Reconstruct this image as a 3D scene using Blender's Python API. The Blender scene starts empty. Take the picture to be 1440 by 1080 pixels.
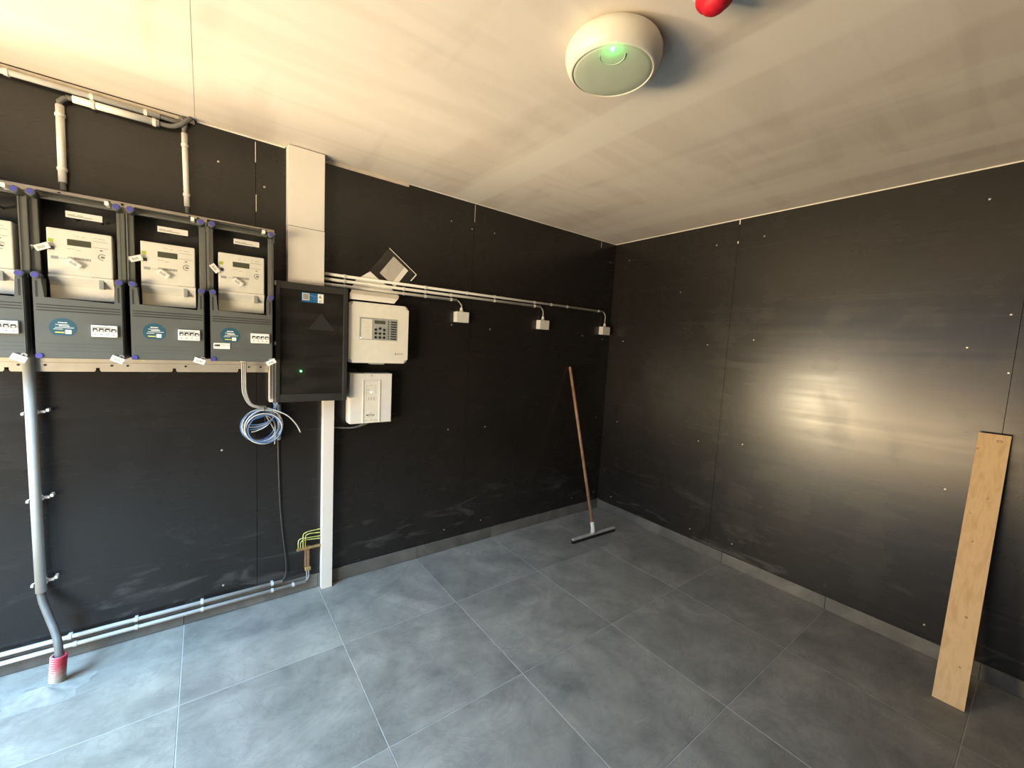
import bpy, bmesh, math, random
from mathutils import Vector, Matrix
random.seed(4)
S = bpy.context.scene
COL = S.collection
PI = math.pi
V = Vector

# ------------------------------------------------------------------ camera
cd = bpy.data.cameras.new('camera')
cam = bpy.data.objects.new('camera', cd); COL.objects.link(cam); S.camera = cam
cd.sensor_fit = 'HORIZONTAL'; cd.sensor_width = 36; cd.lens = 576.594/1440*36
cd.clip_start = 0.01
R = V((0.800308, -0.597259, 0.052808)); U = V((0.012678, 0.104911, 0.994401)); F = V((0.599455, 0.795157, -0.091534))
m = Matrix((R, U, -F)).transposed().to_4x4(); m.translation = V((-2.88515, -2.42694, 1.43210))
cam.matrix_world = m

# ------------------------------------------------------------------ world, lights, exposure
S.view_settings.view_transform = 'Standard'; S.view_settings.look = 'None'
S.view_settings.gamma = 1; S.view_settings.use_curve_mapping = False
S.view_settings.exposure = 0.0
W = bpy.data.worlds.new('sky'); S.world = W; W.use_nodes = True
bg = W.node_tree.nodes['Background']; bg.inputs[0].default_value = (0.45, 0.66, 1.0, 1); bg.inputs[1].default_value = 1.2
def area(name, loc, aim, sx, sy, col, power, spread=180):
    l = bpy.data.lights.new(name, 'AREA'); l.shape = 'RECTANGLE'; l.size = sx; l.size_y = sy
    l.color = col; l.energy = power; l.spread = math.radians(spread)
    o = bpy.data.objects.new(name, l); COL.objects.link(o); o.location = loc
    o.rotation_euler = (V(aim)-V(loc)).to_track_quat('-Z', 'Y').to_euler(); return o
# daylight through the doorway: blue sky from above, sunlit warm yard from below and opposite
area('sky_light', (-4.75, -1.40, 2.35), (-3.35, -0.80, 0.0), 1.9, 1.2, (0.38, 0.69, 1.0), 118, 92)
area('yard_bounce', (-6.8, -0.85, 0.03), (-6.8+0.50, -0.85, 1.0), 2.6, 2.0, (1.0, 0.715, 0.39), 770, 134)
area('sunlit_facade', (-6.4, 0.24, 0.70), (-3.0, -0.70, 0.95), 0.42, 0.70, (1.0, 0.82, 0.52), 165)
area('warm_front_fill', (-6.0, -2.9, 0.55), (-3.1, 0.0, 1.6), 1.6, 1.0, (1.0, 0.80, 0.50), 42, 75)  # added fill lamp, warms the front faces along the left wall

# ------------------------------------------------------------------ materials
def nt(name):
    mt = bpy.data.materials.new(name); mt.use_nodes = True
    t = mt.node_tree; return mt, t, t.nodes['Principled BSDF']
def L(t, a, b): t.links.new(a, b)
def noise(t, scale, detail=3, rough=.5, stretch=None, dist=0):
    tc = t.nodes.new('ShaderNodeTexCoord'); mp = t.nodes.new('ShaderNodeMapping'); n = t.nodes.new('ShaderNodeTexNoise')
    g = t.nodes.new('ShaderNodeNewGeometry')
    L(t, g.outputs['Position'], mp.inputs[0])
    if stretch: mp.inputs['Scale'].default_value = stretch
    n.inputs['Scale'].default_value = scale; n.inputs['Detail'].default_value = detail
    n.inputs['Roughness'].default_value = rough; n.inputs['Distortion'].default_value = dist
    L(t, mp.outputs[0], n.inputs['Vector']); return n.outputs['Fac']
def ramp(t, fac, stops):
    r = t.nodes.new('ShaderNodeValToRGB'); e = r.color_ramp.elements
    while len(e) < len(stops): e.new(0.5)
    for k, (p, c) in enumerate(stops):
        e[k].position = p; e[k].color = (c[0], c[1], c[2], 1) if hasattr(c, '__len__') else (c, c, c, 1)
    L(t, fac, r.inputs[0]); return r.outputs[0]
def mix(t, fac, a, b, mode='MIX'):
    n = t.nodes.new('ShaderNodeMix'); n.data_type = 'RGBA'; n.blend_type = mode
    for s, v in ((n.inputs[0], fac), (n.inputs[6], a), (n.inputs[7], b)):
        if hasattr(v, 'is_output'): L(t, v, s)
        elif hasattr(v, '__len__'): s.default_value = (v[0], v[1], v[2], 1)
        else: s.default_value = v
    return n.outputs[2]
def mth(t, op, a, b=None, clamp=False):
    n = t.nodes.new('ShaderNodeMath'); n.operation = op; n.use_clamp = clamp
    for i, v in enumerate((a, b)):
        if v is None: continue
        if hasattr(v, 'is_output'): L(t, v, n.inputs[i])
        else: n.inputs[i].default_value = v
    return n.outputs[0]
def bump(t, bs, h, strength, dist=.002):
    b = t.nodes.new('ShaderNodeBump'); b.inputs['Strength'].default_value = strength; b.inputs['Distance'].default_value = dist
    L(t, h, b.inputs['Height']); L(t, b.outputs[0], bs.inputs['Normal'])
def pos(t):
    g = t.nodes.new('ShaderNodeNewGeometry'); s = t.nodes.new('ShaderNodeSeparateXYZ'); L(t, g.outputs['Position'], s.inputs[0]); return s.outputs
def plain(name, col, rough=.5, metal=0, var=.08, scale=30, spec=.5, bmp=0):
    mt, t, b = nt(name)
    n = noise(t, scale, 3)
    lo = [c*(1-var) for c in col]; hi = [min(1, c*(1+var)) for c in col]
    L(t, ramp(t, n, [(.3, lo), (.7, hi)]), b.inputs['Base Color'])
    b.inputs['Roughness'].default_value = rough; b.inputs['Metallic'].default_value = metal
    b.inputs['Specular IOR Level'].default_value = spec
    if bmp: bump(t, b, n, bmp)
    return mt
MT = {}
# black film-faced plywood
def film(name, axis):
    mt, t, b = nt(name)
    st = (0.3, 0.3, 9) if True else None
    streak = noise(t, 3.0, 4, .6, st)
    blot = noise(t, 2.2, 5, .6)
    fine = noise(t, 60, 2, .5)
    base = ramp(t, blot, [(.25, (.014, .0125, .0115)), (.75, (.019, .0172, .0155))])
    P = pos(t)
    # chalky scuffs, mostly low on the sheets
    low = mth(t, 'SUBTRACT', 1.0, mth(t, 'DIVIDE', P[2], .55), True)
    sc = noise(t, 2.3, 7, .62, (1.2, 1.2, 4.5), 1.2)
    m1 = mth(t, 'MULTIPLY', ramp(t, sc, [(.56, 0), (.68, 1)]), mth(t, 'MULTIPLY', low, .38))
    spk = ramp(t, noise(t, 42, 2, .5), [(.74, 0), (.77, 1)])
    m2 = mth(t, 'MULTIPLY', spk, mth(t, 'MULTIPLY', ramp(t, blot, [(.45, 0), (.6, 1)]), .035))
    c = mix(t, m1, base, (.16, .155, .15)); c = mix(t, m2, c, (.4, .38, .35))
    L(t, c, b.inputs['Base Color'])
    smudge = ramp(t, noise(t, 4.5, 2, .5, None, .3), [(.25, .06), (.5, 0)])
    r = mth(t, 'ADD', ramp(t, streak, [(.35, .235), (.65, .275)]), smudge)
    L(t, r, b.inputs['Roughness']); b.inputs['Specular IOR Level'].default_value = .5
    bump(t, b, mth(t, 'ADD', fine, mth(t, 'MULTIPLY', streak, 1.0)), .010, .001)
    return mt
MT['film'] = film('black_film_plywood', 0)
# ceiling: primed board with roller strokes and filled joints
mt, t, b = nt('primed_ceiling'); MT['ceil'] = mt
st1 = noise(t, 2.2, 4, .5, (.35, 2.6, 1), .4); st2 = noise(t, 1.4, 3, .5, (2.4, .5, 1), .3); sp = noise(t, .9, 3, .5)
c = ramp(t, st1, [(.40, (.60, .54, .48)), (.47, (.68, .62, .56)), (.55, (.70, .64, .58)), (.62, (.63, .57, .51))])
c = mix(t, .5, c, ramp(t, st2, [(.42, (.60, .54, .48)), (.50, (.74, .69, .62))]))
P = pos(t)
def band(x0, hw, soft):
    d = mth(t, 'ABSOLUTE', mth(t, 'SUBTRACT', P[0], x0))
    return mth(t, 'SUBTRACT', 1.0, mth(t, 'DIVIDE', mth(t, 'SUBTRACT', d, hw), soft), True)
bb = mth(t, 'MAXIMUM', mth(t, 'MAXIMUM', band(-1.52, .085, .02), band(-.36, .07, .03)), 0.0)
c = mix(t, mth(t, 'MULTIPLY', bb, .8), c, (.76, .72, .65))
L(t, c, b.inputs['Base Color']); b.inputs['Roughness'].default_value = .7
bump(t, b, noise(t, 90, 3), .05)
# slate look floor tile
def tile(name, dark=1.0):
    mt, t, b = nt(name)
    oi = t.nodes.new('ShaderNodeObjectInfo')
    tc = t.nodes.new('ShaderNodeNewGeometry'); ad = t.nodes.new('ShaderNodeVectorMath'); ad.operation = 'ADD'
    cm = t.nodes.new('ShaderNodeCombineXYZ'); L(t, mth(t, 'MULTIPLY', oi.outputs['Random'], 37.0), cm.inputs[0]); L(t, mth(t, 'MULTIPLY', oi.outputs['Random'], 11.0), cm.inputs[1])
    L(t, tc.outputs['Position'], ad.inputs[0]); L(t, cm.outputs[0], ad.inputs[1])
    def nn(scale, det, r, dist, st=(1, 1, 1)):
        mp = t.nodes.new('ShaderNodeMapping'); mp.inputs['Scale'].default_value = st; L(t, ad.outputs[0], mp.inputs[0])
        n = t.nodes.new('ShaderNodeTexNoise'); n.inputs['Scale'].default_value = scale; n.inputs['Detail'].default_value = det
        n.inputs['Roughness'].default_value = r; n.inputs['Distortion'].default_value = dist; L(t, mp.outputs[0], n.inputs['Vector']); return n.outputs['Fac']
    a = nn(2.6, 8, .62, .9); b2 = nn(9, 6, .6, .5); v = nn(3.2, 8, .7, 2.2, (1, 1.8, 1))
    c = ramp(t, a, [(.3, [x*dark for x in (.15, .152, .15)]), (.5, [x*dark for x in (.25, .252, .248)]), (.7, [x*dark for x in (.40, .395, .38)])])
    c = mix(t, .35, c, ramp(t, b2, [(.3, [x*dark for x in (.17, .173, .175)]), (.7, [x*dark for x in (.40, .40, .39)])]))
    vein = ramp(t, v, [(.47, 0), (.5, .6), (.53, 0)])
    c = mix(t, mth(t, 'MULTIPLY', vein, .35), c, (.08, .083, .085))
    dust = ramp(t, noise(t, 1.6, 7, .68, None, 1.0), [(.52, 0), (.72, .32)])
    c = mix(t, dust, c, (.42, .40, .36))
    c = mix(t, 1.0, c, (1.0, .965, .90), 'MULTIPLY')
    L(t, c, b.inputs['Base Color'])
    L(t, ramp(t, b2, [(.3, .46), (.7, .6)]), b.inputs['Roughness'])
    bump(t, b, b2, .12, .002)
    return mt
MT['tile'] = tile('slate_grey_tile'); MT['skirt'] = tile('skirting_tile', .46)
MT['grout'] = plain('pale_grout', (.46, .46, .44), .85, bmp=.2)
MT['core'] = plain('dark_wall_core', (.03, .028, .025), .8)
MT['white'] = plain('white_plastic', (.80, .79, .75), .42, var=.03)
MT['pipe'] = plain('off_white_conduit', (.74, .73, .69), .45, var=.05)
MT['gpipe'] = plain('light_grey_pipe', (.42, .45, .45), .42, var=.05)
MT['lowpipe'] = plain('pale_grey_conduit', (.54, .57, .58), .45, var=.05)
MT['trunk'] = plain('cream_trunking', (.78, .74, .68), .38, var=.02, scale=8)
MT['meter'] = plain('cream_meter_plastic', (.82, .80, .72), .5, var=.03)
MT['tray'] = plain('grey_box_plastic', (.100, .106, .100), .42, var=.08)
MT['cover'] = plain('grey_cover_plastic', (.098, .108, .102), .42, var=.06, scale=14)
MT['rimgrey'] = plain('rim_grey_plastic', (.135, .14, .125), .45, var=.05)
MT['dark'] = plain('black_plastic', (.02, .02, .02), .5)
MT['cabinet'] = plain('anthracite_cabinet', (.032, .031, .029), .38, var=.12, scale=20)
MT['din'] = plain('dark_module_cover', (.11, .105, .095), .5, var=.2)
MT['module'] = plain('module_grey', (.075, .075, .07), .5)
MT['bcable'] = plain('black_cable', (.03, .03, .03), .5)
MT['doc'] = plain('grey_document', (.50, .47, .42), .6)
MT['blue'] = plain('blue_screw_head', (.06, .06, .32), .45)
MT['metal'] = plain('galvanised_steel', (.58, .54, .48), .42, metal=.55, var=.10, scale=12)
MT['steel'] = plain('screw_steel', (.55, .53, .50), .4, metal=.7)
MT['cable'] = plain('dark_grey_cable', (.135, .135, .13), .5, var=.12)
MT['gcable'] = plain('grey_cable', (.36, .36, .35), .45, var=.1)
MT['wwire'] = plain('white_wire', (.60, .60, .58), .45)
MT['bwire'] = plain('blue_wire', (.09, .20, .42), .45)
MT['brass'] = plain('brass', (.62, .44, .19), .35, metal=.75, var=.2, scale=60)
MT['copper'] = plain('copper_strip', (.50, .30, .17), .4, metal=.6, var=.2, scale=60)
MT['paper'] = plain('white_paper', (.86, .84, .78), .7, var=.02)
MT['print'] = plain('grey_print', (.30, .29, .27), .7)
MT['ink'] = plain('black_ink', (.03, .03, .03), .7)
MT['lcd'] = plain('meter_display', (.085, .09, .062), .25)
MT['lime'] = plain('lime_sticker', (.45, .58, .05), .5)
MT['purple'] = plain('violet_port', (.10, .09, .14), .4)
MT['teal'] = plain('blue_sticker', (.02, .085, .125), .45)
MT['bluelabel'] = plain('bright_blue_sticker', (.012, .12, .33), .45)
MT['yellow'] = plain('yellow_label', (.75, .68, .10), .5)
MT['keypad'] = plain('keypad_grey', (.36, .38, .38), .45)
MT['opal'] = plain('opal_diffuser', (.47, .52, .42), .35, var=.02)
MT['red'] = plain('red_cap', (.62, .012, .03), .5, var=.15, scale=90, bmp=.25)
MT['tan'] = plain('seal_white', (.93, .93, .90), .5)
MT['alu'] = plain('aluminium_profile', (.66, .63, .58), .4, metal=.3, var=.15, scale=40)
MT['rubber'] = plain('black_rubber', (.02, .018, .018), .6)
MT['sand'] = plain('sandy_dust', (.30, .295, .27), .95, var=.15, scale=30, bmp=.4)
MT['caulk'] = plain('white_sealant', (.85, .82, .74), .5)
MT['plaster'] = plain('beige_board_edge', (.60, .52, .42), .8)
MT['ground'] = plain('yard_paving', (.35, .31, .26), .9, bmp=.3)
def emit(name, col, st):
    mt, t, b = nt(name); b.inputs['Base Color'].default_value = (*col, 1)
    b.inputs['Emission Color'].default_value = (*col, 1); b.inputs['Emission Strength'].default_value = st; return mt
MT['lampbody'] = plain('lamp_body_plastic', (.66, .64, .56), .42, var=.02)
MT['led'] = emit('green_led', (.10, 1.0, .18), 25); MT['wled'] = emit('white_led', (1, 1, .9), 3)
# green/yellow earth wire
mt, t, b = nt('green_yellow_wire'); MT['earth'] = mt
L(t, ramp(t, noise(t, 60, 1, .5), [(.45, (.55, .60, .10)), (.55, (.74, .72, .32))]), b.inputs['Base Color']); b.inputs['Roughness'].default_value = .4
# red corrugated tube, dusted near the foot
mt, t, b = nt('red_corrugated'); MT['corr'] = mt
P = pos(t); f = ramp(t, mth(t, 'ADD', mth(t, 'MULTIPLY', P[2], 8.0), mth(t, 'MULTIPLY', noise(t, 60, 3), .35)), [(.45, (.42, .38, .33)), (.85, (.60, .04, .08))])
gr = ramp(t, mth(t, 'SINE', mth(t, 'MULTIPLY', P[2], 2*PI/.0091)), [(.0, 0), (.7, .55)])
f = mix(t, gr, f, (.62, .56, .52))
L(t, f, b.inputs['Base Color']); b.inputs['Roughness'].default_value = .6
# clear cover / smoked door / plastic bag
def clear(name, tint, gloss, rough, fres=1.45):
    mt, t, b = nt(name); t.nodes.remove(b)
    o = t.nodes['Material Output']; tr = t.nodes.new('ShaderNodeBsdfTransparent'); gl = t.nodes.new('ShaderNodeBsdfGlossy')
    tr.inputs[0].default_value = (*tint, 1); gl.inputs['Roughness'].default_value = rough
    fr = t.nodes.new('ShaderNodeFresnel'); fr.inputs[0].default_value = fres
    mx = t.nodes.new('ShaderNodeMixShader'); L(t, mth(t, 'ADD', fr.outputs[0], gloss, True), mx.inputs[0])
    L(t, tr.outputs[0], mx.inputs[1]); L(t, gl.outputs[0], mx.inputs[2]); L(t, mx.outputs[0], o.inputs[0]); return mt
MT['clear'] = clear('clear_polycarbonate', (.99, .99, .99), 0.0, .10, 1.15)
MT['smoke'] = clear('smoked_glass', (.72, .72, .70), 0.0, .15)
def dusty(mt, f, col):
    t = mt.node_tree; o = t.nodes['Material Output']; src = o.inputs[0].links[0].from_socket
    d = t.nodes.new('ShaderNodeBsdfDiffuse'); d.inputs[0].default_value = (*col, 1); x = t.nodes.new('ShaderNodeMixShader')
    L(t, ramp(t, noise(t, 9, 5, .65, (1, 1, 2)), [(.35, f*.6), (.75, f*1.6)]), x.inputs[0]); L(t, src, x.inputs[1]); L(t, d.outputs[0], x.inputs[2]); L(t, x.outputs[0], o.inputs[0])
dusty(MT['smoke'], .12, (.16, .155, .14))
MT['bag'] = clear('plastic_sleeve', (.80, .78, .75), .10, .3)
# pine
mt, t, b = nt('pine_board'); MT['pine'] = mt
tc = t.nodes.new('ShaderNodeTexCoord'); mp = t.nodes.new('ShaderNodeMapping'); mp.inputs['Scale'].default_value = (22, 22, 1.1)
L(t, tc.outputs['Object'], mp.inputs[0]); n = t.nodes.new('ShaderNodeTexNoise'); n.inputs['Scale'].default_value = 2.2; n.inputs['Detail'].default_value = 5; n.inputs['Distortion'].default_value = .5
L(t, mp.outputs[0], n.inputs['Vector'])
L(t, ramp(t, n.outputs['Fac'], [(.3, (.56, .36, .18)), (.55, (.66, .46, .25)), (.75, (.60, .40, .21))]), b.inputs['Base Color']); b.inputs['Roughness'].default_value = .6
bump(t, b, n.outputs['Fac'], .15)
MT['knot'] = plain('pine_knot', (.30, .16, .07), .6, var=.2, scale=120)
# broom stick wood
mt, t, b = nt('worn_handle'); MT['stick'] = mt
L(t, ramp(t, noise(t, 8, 4, .6, (6, 6, 1)), [(.3, (.24, .12, .07)), (.7, (.45, .27, .17))]), b.inputs['Base Color']); b.inputs['Roughness'].default_value = .38

# ------------------------------------------------------------------ mesh helpers (all in world coordinates)
WL = {}
class M:
    def __init__(s): s.bm = bmesh.new()
    def box(s, x0, x1, y0, y1, z0, z1, bev=0, seg=2, mx=None):
        r = bmesh.ops.create_cube(s.bm, size=1)['verts']
        for v in r: v.co = V(((x0+x1)/2+v.co.x*(x1-x0), (y0+y1)/2+v.co.y*(y1-y0), (z0+z1)/2+v.co.z*(z1-z0)))
        if mx: bmesh.ops.transform(s.bm, matrix=mx, verts=r)
        if bev:
            ed = list({e for v in r for e in v.link_edges})
            bmesh.ops.bevel(s.bm, geom=ed, offset=bev, segments=seg, affect='EDGES', profile=.5)
        return s
    def wb(s, x0, x1, d0, d1, z0, z1, bev=0, seg=2): return s.box(x0, x1, -d1, -d0, z0, z1, bev, seg)   # box on wall_left, d = distance off the wall
    def tube(s, pts, r, seg=10, caps=True, rs=None):
        pts = [V(p) for p in pts]; rings = []; n = len(pts)
        up = None
        for i, p in enumerate(pts):
            tg = (pts[min(i+1, n-1)]-pts[max(i-1, 0)]).normalized()
            if up is None:
                up = V((0, 0, 1)) if abs(tg.z) < .9 else V((1, 0, 0))
            a = tg.cross(up).normalized(); up = a.cross(tg).normalized()
            rr = rs[i] if rs else r
            rings.append([s.bm.verts.new(p+(a*math.cos(2*PI*k/seg)+up*math.sin(2*PI*k/seg))*rr) for k in range(seg)])
        for i in range(n-1):
            for k in range(seg):
                f = s.bm.faces.new((rings[i][k], rings[i][(k+1) % seg], rings[i+1][(k+1) % seg], rings[i+1][k])); f.smooth = True
        if caps:
            s.bm.faces.new(rings[0][::-1]); s.bm.faces.new(rings[-1])
        return s
    def prism(s, poly, fn, d0, d1):
        # poly of (u,v); fn(u,v,d) gives a point
        a = [s.bm.verts.new(fn(u, v, d0)) for u, v in poly]; b = [s.bm.verts.new(fn(u, v, d1)) for u, v in poly]
        n = len(poly); s.bm.faces.new(a); s.bm.faces.new(b[::-1])
        for i in range(n): s.bm.faces.new((a[i], b[i], b[(i+1) % n], a[(i+1) % n]))
        return s
    def lathe(s, prof, c, seg=48):
        # prof of (radius, z offset) about the vertical axis through c
        rings = []
        for r, z in prof:
            if r < 1e-6: rings.append([s.bm.verts.new(V(c)+V((0, 0, z)))])
            else: rings.append([s.bm.verts.new(V(c)+V((r*math.cos(2*PI*k/seg), r*math.sin(2*PI*k/seg), z))) for k in range(seg)])
        for i in range(len(rings)-1):
            a, b = rings[i], rings[i+1]
            for k in range(seg):
                q = [a[k % len(a)], a[(k+1) % len(a)], b[(k+1) % len(b)], b[k % len(b)]]
                u = []
                for v in q:
                    if v not in u: u.append(v)
                if len(u) > 2: f = s.bm.faces.new(u); f.smooth = True
        return s
    def xf(s, mx): bmesh.ops.transform(s.bm, matrix=mx, verts=s.bm.verts); return s
    def build(s, name, mat, parent=None, kind=None, label=None):
        bmesh.ops.recalc_face_normals(s.bm, faces=s.bm.faces)
        o = None
        me = bpy.data.meshes.new(name)
        base = WL.get(parent.name, V()) if parent else V()
        for v in s.bm.verts: v.co -= base
        s.bm.to_mesh(me); s.bm.free(); me.materials.append(MT[mat] if isinstance(mat, str) else mat)
        o = bpy.data.objects.new(name, me); COL.objects.link(o)
        if parent: o.parent = parent
        WL[o.name] = base
        if kind: o['kind'] = kind
        if label: o['label'] = label
        return o
def thing(name, label, cat, loc, group=None):
    o = bpy.data.objects.new(name, None); COL.objects.link(o); o.location = loc; o.empty_display_size = .05
    o['label'] = label; o['category'] = cat
    if group: o['group'] = group
    WL[o.name] = V(loc); return o
def tagm(o, label, cat, group=None):
    o['label'] = label; o['category'] = cat
    if group: o['group'] = group
    return o
def spline(pts, n=8):
    pts = [V(p) for p in pts]; P = [pts[0]*2-pts[1]]+pts+[pts[-1]*2-pts[-2]]; out = []
    for i in range(1, len(P)-2):
        for k in range(n):
            t = k/n; a, b, c, d = P[i-1:i+3]
            out.append(.5*((2*b)+(c-a)*t+(2*a-5*b+4*c-d)*t*t+(3*b-3*c+d-a)*t**3))
    out.append(pts[-1]); return out
def wall_pt(u, v, d): return V((u, -d, v))
def rrect(x0, x1, z0, z1, r, n=5):
    o = []
    for cx, cz, a in ((x1-r, z1-r, 0), (x0+r, z1-r, 90), (x0+r, z0+r, 180), (x1-r, z0+r, 270)):
        for k in range(n+1):
            q = math.radians(a+90*k/n); o.append((cx+r*math.cos(q), cz+r*math.sin(q)))
    return o
def text(txt, x, z, d, size, mat, parent, name='lettering', bold=0, squash=1.0, rot=0):
    cu = bpy.data.curves.new(name, 'FONT'); cu.body = txt; cu.size = size; cu.extrude = .0002; cu.offset = bold; cu.resolution_u = 2
    tmp = bpy.data.objects.new('tmp', cu); COL.objects.link(tmp)
    me = bpy.data.meshes.new_from_object(tmp.evaluated_get(bpy.context.evaluated_depsgraph_get()))
    bpy.data.objects.remove(tmp)
    me.name = name
    mx = Matrix.Translation(V((x, -d, z))) @ Matrix.Rotation(rot, 4, 'Y') @ Matrix.Rotation(PI/2, 4, 'X') @ Matrix.Diagonal((squash, 1, 1, 1))
    me.transform(Matrix.Translation(-WL[parent.name]) @ mx)
    me.materials.clear(); me.materials.append(MT[mat])
    o = bpy.data.objects.new(name, me); COL.objects.link(o); o.parent = parent; WL[o.name] = WL[parent.name]; return o

H = 2.36; XE = -4.15; YN = -3.65
# ================================================================== the setting
# floor: screed slab, grout bed and single tiles
fl = M().box(XE, .012, YN, .012, -.08, -.008).build('floor', 'grout', kind='structure')
M().box(XE, 0, YN, 0, -.008, -.0015).build('grout_bed', 'grout', fl)
xs = [XE] + [-3.5813+.6*k for k in range(6)] + [0]; ys = [YN] + [-3.5499+.6*k for k in range(6)] + [0]
for i in range(len(xs)-1):
    for j in range(len(ys)-1):
        g = .0016
        M().box(xs[i]+g, xs[i+1]-g, ys[j]+g, ys[j+1]-g, -.0078, random.uniform(-.0003, .0003), .0008, 1).build('tile', 'tile', fl)
# ceiling
ce = M().box(XE, .012, YN, .012, H+.012, H+.08).build('ceiling', 'ceil', kind='structure')
M().box(-2.906, 0.0, YN, 0, H, H+.012).build('ceiling_board', 'ceil', ce)
M().box(XE, -2.9062, YN, -.012, H-.0008, H+.012).build('ceiling_board', 'ceil', ce)
# walls of film-faced plywood sheets
wl = M().box(XE-.1, .112, .012, .10, -.08, H+.08).build('wall_left', 'core', kind='structure')
sx = [XE, -3.925, -2.676, -1.437, -.188, 0]
for a, b in zip(sx[:-1], sx[1:]):
    top = H-.002 if a > -2.7 else H-.006
    M().box(a+.001, b-.001, 0, .012, 0, top).build('panel', 'film', wl)
wr = M().box(.012, .10, YN-.1, .012, -.08, H+.08).build('wall_right', 'core', kind='structure')
sy = [0, -1.041, -2.300, -3.55, YN]
for a, b in zip(sy[1:], sy[:-1]):
    M().box(0, .012, a+.001, b-.001, 0, H-.003).build('panel', 'film', wr)
wn = M().box(XE-.1, .012, YN-.10, YN-.012, -.08, H+.08).build('wall_near', 'core', kind='structure')
for a, b in zip([XE, -3.75, -2.5, -1.25], [-3.75, -2.5, -1.25, 0]):
    M().box(a+.001, b-.001, YN-.012, YN, 0, H).build('panel', 'film', wn)
# entrance wall with the open doorway the daylight comes through
DY0, DY1, DZ = -2.45, -.12, 2.12
we = M().box(XE-.10, XE-.012, YN-.012, DY0, -.08, H+.08).box(XE-.10, XE-.012, DY1, .012, -.08, H+.08).box(XE-.10, XE-.012, DY0, DY1, DZ, H+.08).build('wall_entrance', 'core', kind='structure')
M().box(XE-.012, XE, YN, DY0-.002, 0, H).build('panel', 'film', we)
M().box(XE-.012, XE, DY1+.002, -.002, 0, H).build('panel', 'film', we)
M().box(XE-.012, XE, DY0, DY1, DZ+.002, H).build('panel', 'film', we)
M().box(XE-9, XE-.1, -6, 6, -.12, -.04).build('trim_1', 'ground', kind='structure')
# sealant bead and seam filler
M().box(-.006, 0, YN, 0, H-.005, H-.0005).build('trim_2', 'caulk', kind='structure')
M().wb(XE, -2.907, 0, .010, H-.019, H-.004).build('trim_3', 'plaster', kind='structure')
M().wb(-2.36, -.001, 0, .0035, H-.0045, H-.0005).build('trim_4', 'caulk', kind='structure')
M().wb(-2.9, -2.55, 0, .004, H-.006, H-.0005).build('trim_5', 'caulk', kind='structure')
M().wb(-2.37, -1.9, 0, .004, H-.02, H-.0005).build('trim_6', 'plaster', kind='structure')
for x, z0, z1 in ((-1.437, 2.24, 2.35), (-2.676, 2.25, 2.345), (-2.674, 2.02, 2.10), (-.188, 2.30, 2.352)):
    M().wb(x-.0012, x+.0012, 0, .0008, z0, z1).build('seam_filler', 'caulk', wl)
for y, z0, z1 in ((-1.041, 2.325, 2.354), (-1.041, 2.20, 2.215)):
    M().box(-.001, 0, y-.003, y+.003, z0, z1).build('seam_filler', 'caulk', wr)
# skirting tiles
bl = M().wb(-3.9, -.0101, 0, .0015, .001, .078).build('baseboard_left', 'grout', kind='structure')
ex = [XE] + [-3.5813+.6*k for k in range(6)] + [-.0095]
for i in range(len(ex)-1):
    if ex[i] < -3.9 and i > 0: continue
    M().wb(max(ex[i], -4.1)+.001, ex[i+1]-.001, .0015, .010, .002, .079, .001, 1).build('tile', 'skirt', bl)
br = M().box(-.0015, 0, YN, 0, .001, .078).build('baseboard_right', 'grout', kind='structure')
ey = [YN] + [-3.5499+.6*k for k in range(6)] + [-.0105]
for i in range(len(ey)-1):
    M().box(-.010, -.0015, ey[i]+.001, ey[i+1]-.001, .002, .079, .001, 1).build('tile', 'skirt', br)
# screw heads in the sheets
def screw_on(y_or_x, z, right=False, par=None):
    m = M(); c = V((0, y_or_x, z)) if right else V((y_or_x, 0, z)); n = V((-1, 0, 0)) if right else V((0, -1, 0))
    m.tube([c+n*.00002, c+n*.0012, c+n*.0018], .0045, 12, rs=[.0050, .0048, .0030]); m.build('screw', 'steel', par)
for x, z in [(-2.822, 2.21), (-2.639, 2.145), (-2.822, .847), (-2.823, .146), (-1.609, 2.208), (-1.454, 2.191), (-1.579, 1.551), (-1.275, 1.543),
             (-.343, 1.552), (-.091, 1.535), (-1.575, .85), (-1.278, .847), (-.101, .841), (-1.575, .146), (-1.278, .15), (-.34, .146), (-.06, .15), (-.343, .85), (-1.275, 2.2), (-.06, 2.2)]:
    screw_on(x, z, False, wl)
for y, z in [(-.152, 1.525), (-.153, 2.207), (-.651, 1.905), (-.896, 2.212), (-1.203, 2.22), (-.899, 1.516), (-1.205, 1.557), (-2.152, 2.217), (-2.153, 1.539),
             (-.899, .815), (-1.204, .858), (-.157, .824), (-2.152, .85), (-2.27, 1.69), (-2.29, 1.43), (-2.152, .146), (-.152, .146), (-.899, .146), (-1.204, .16)]:
    screw_on(y, z, True, wr)

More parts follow.
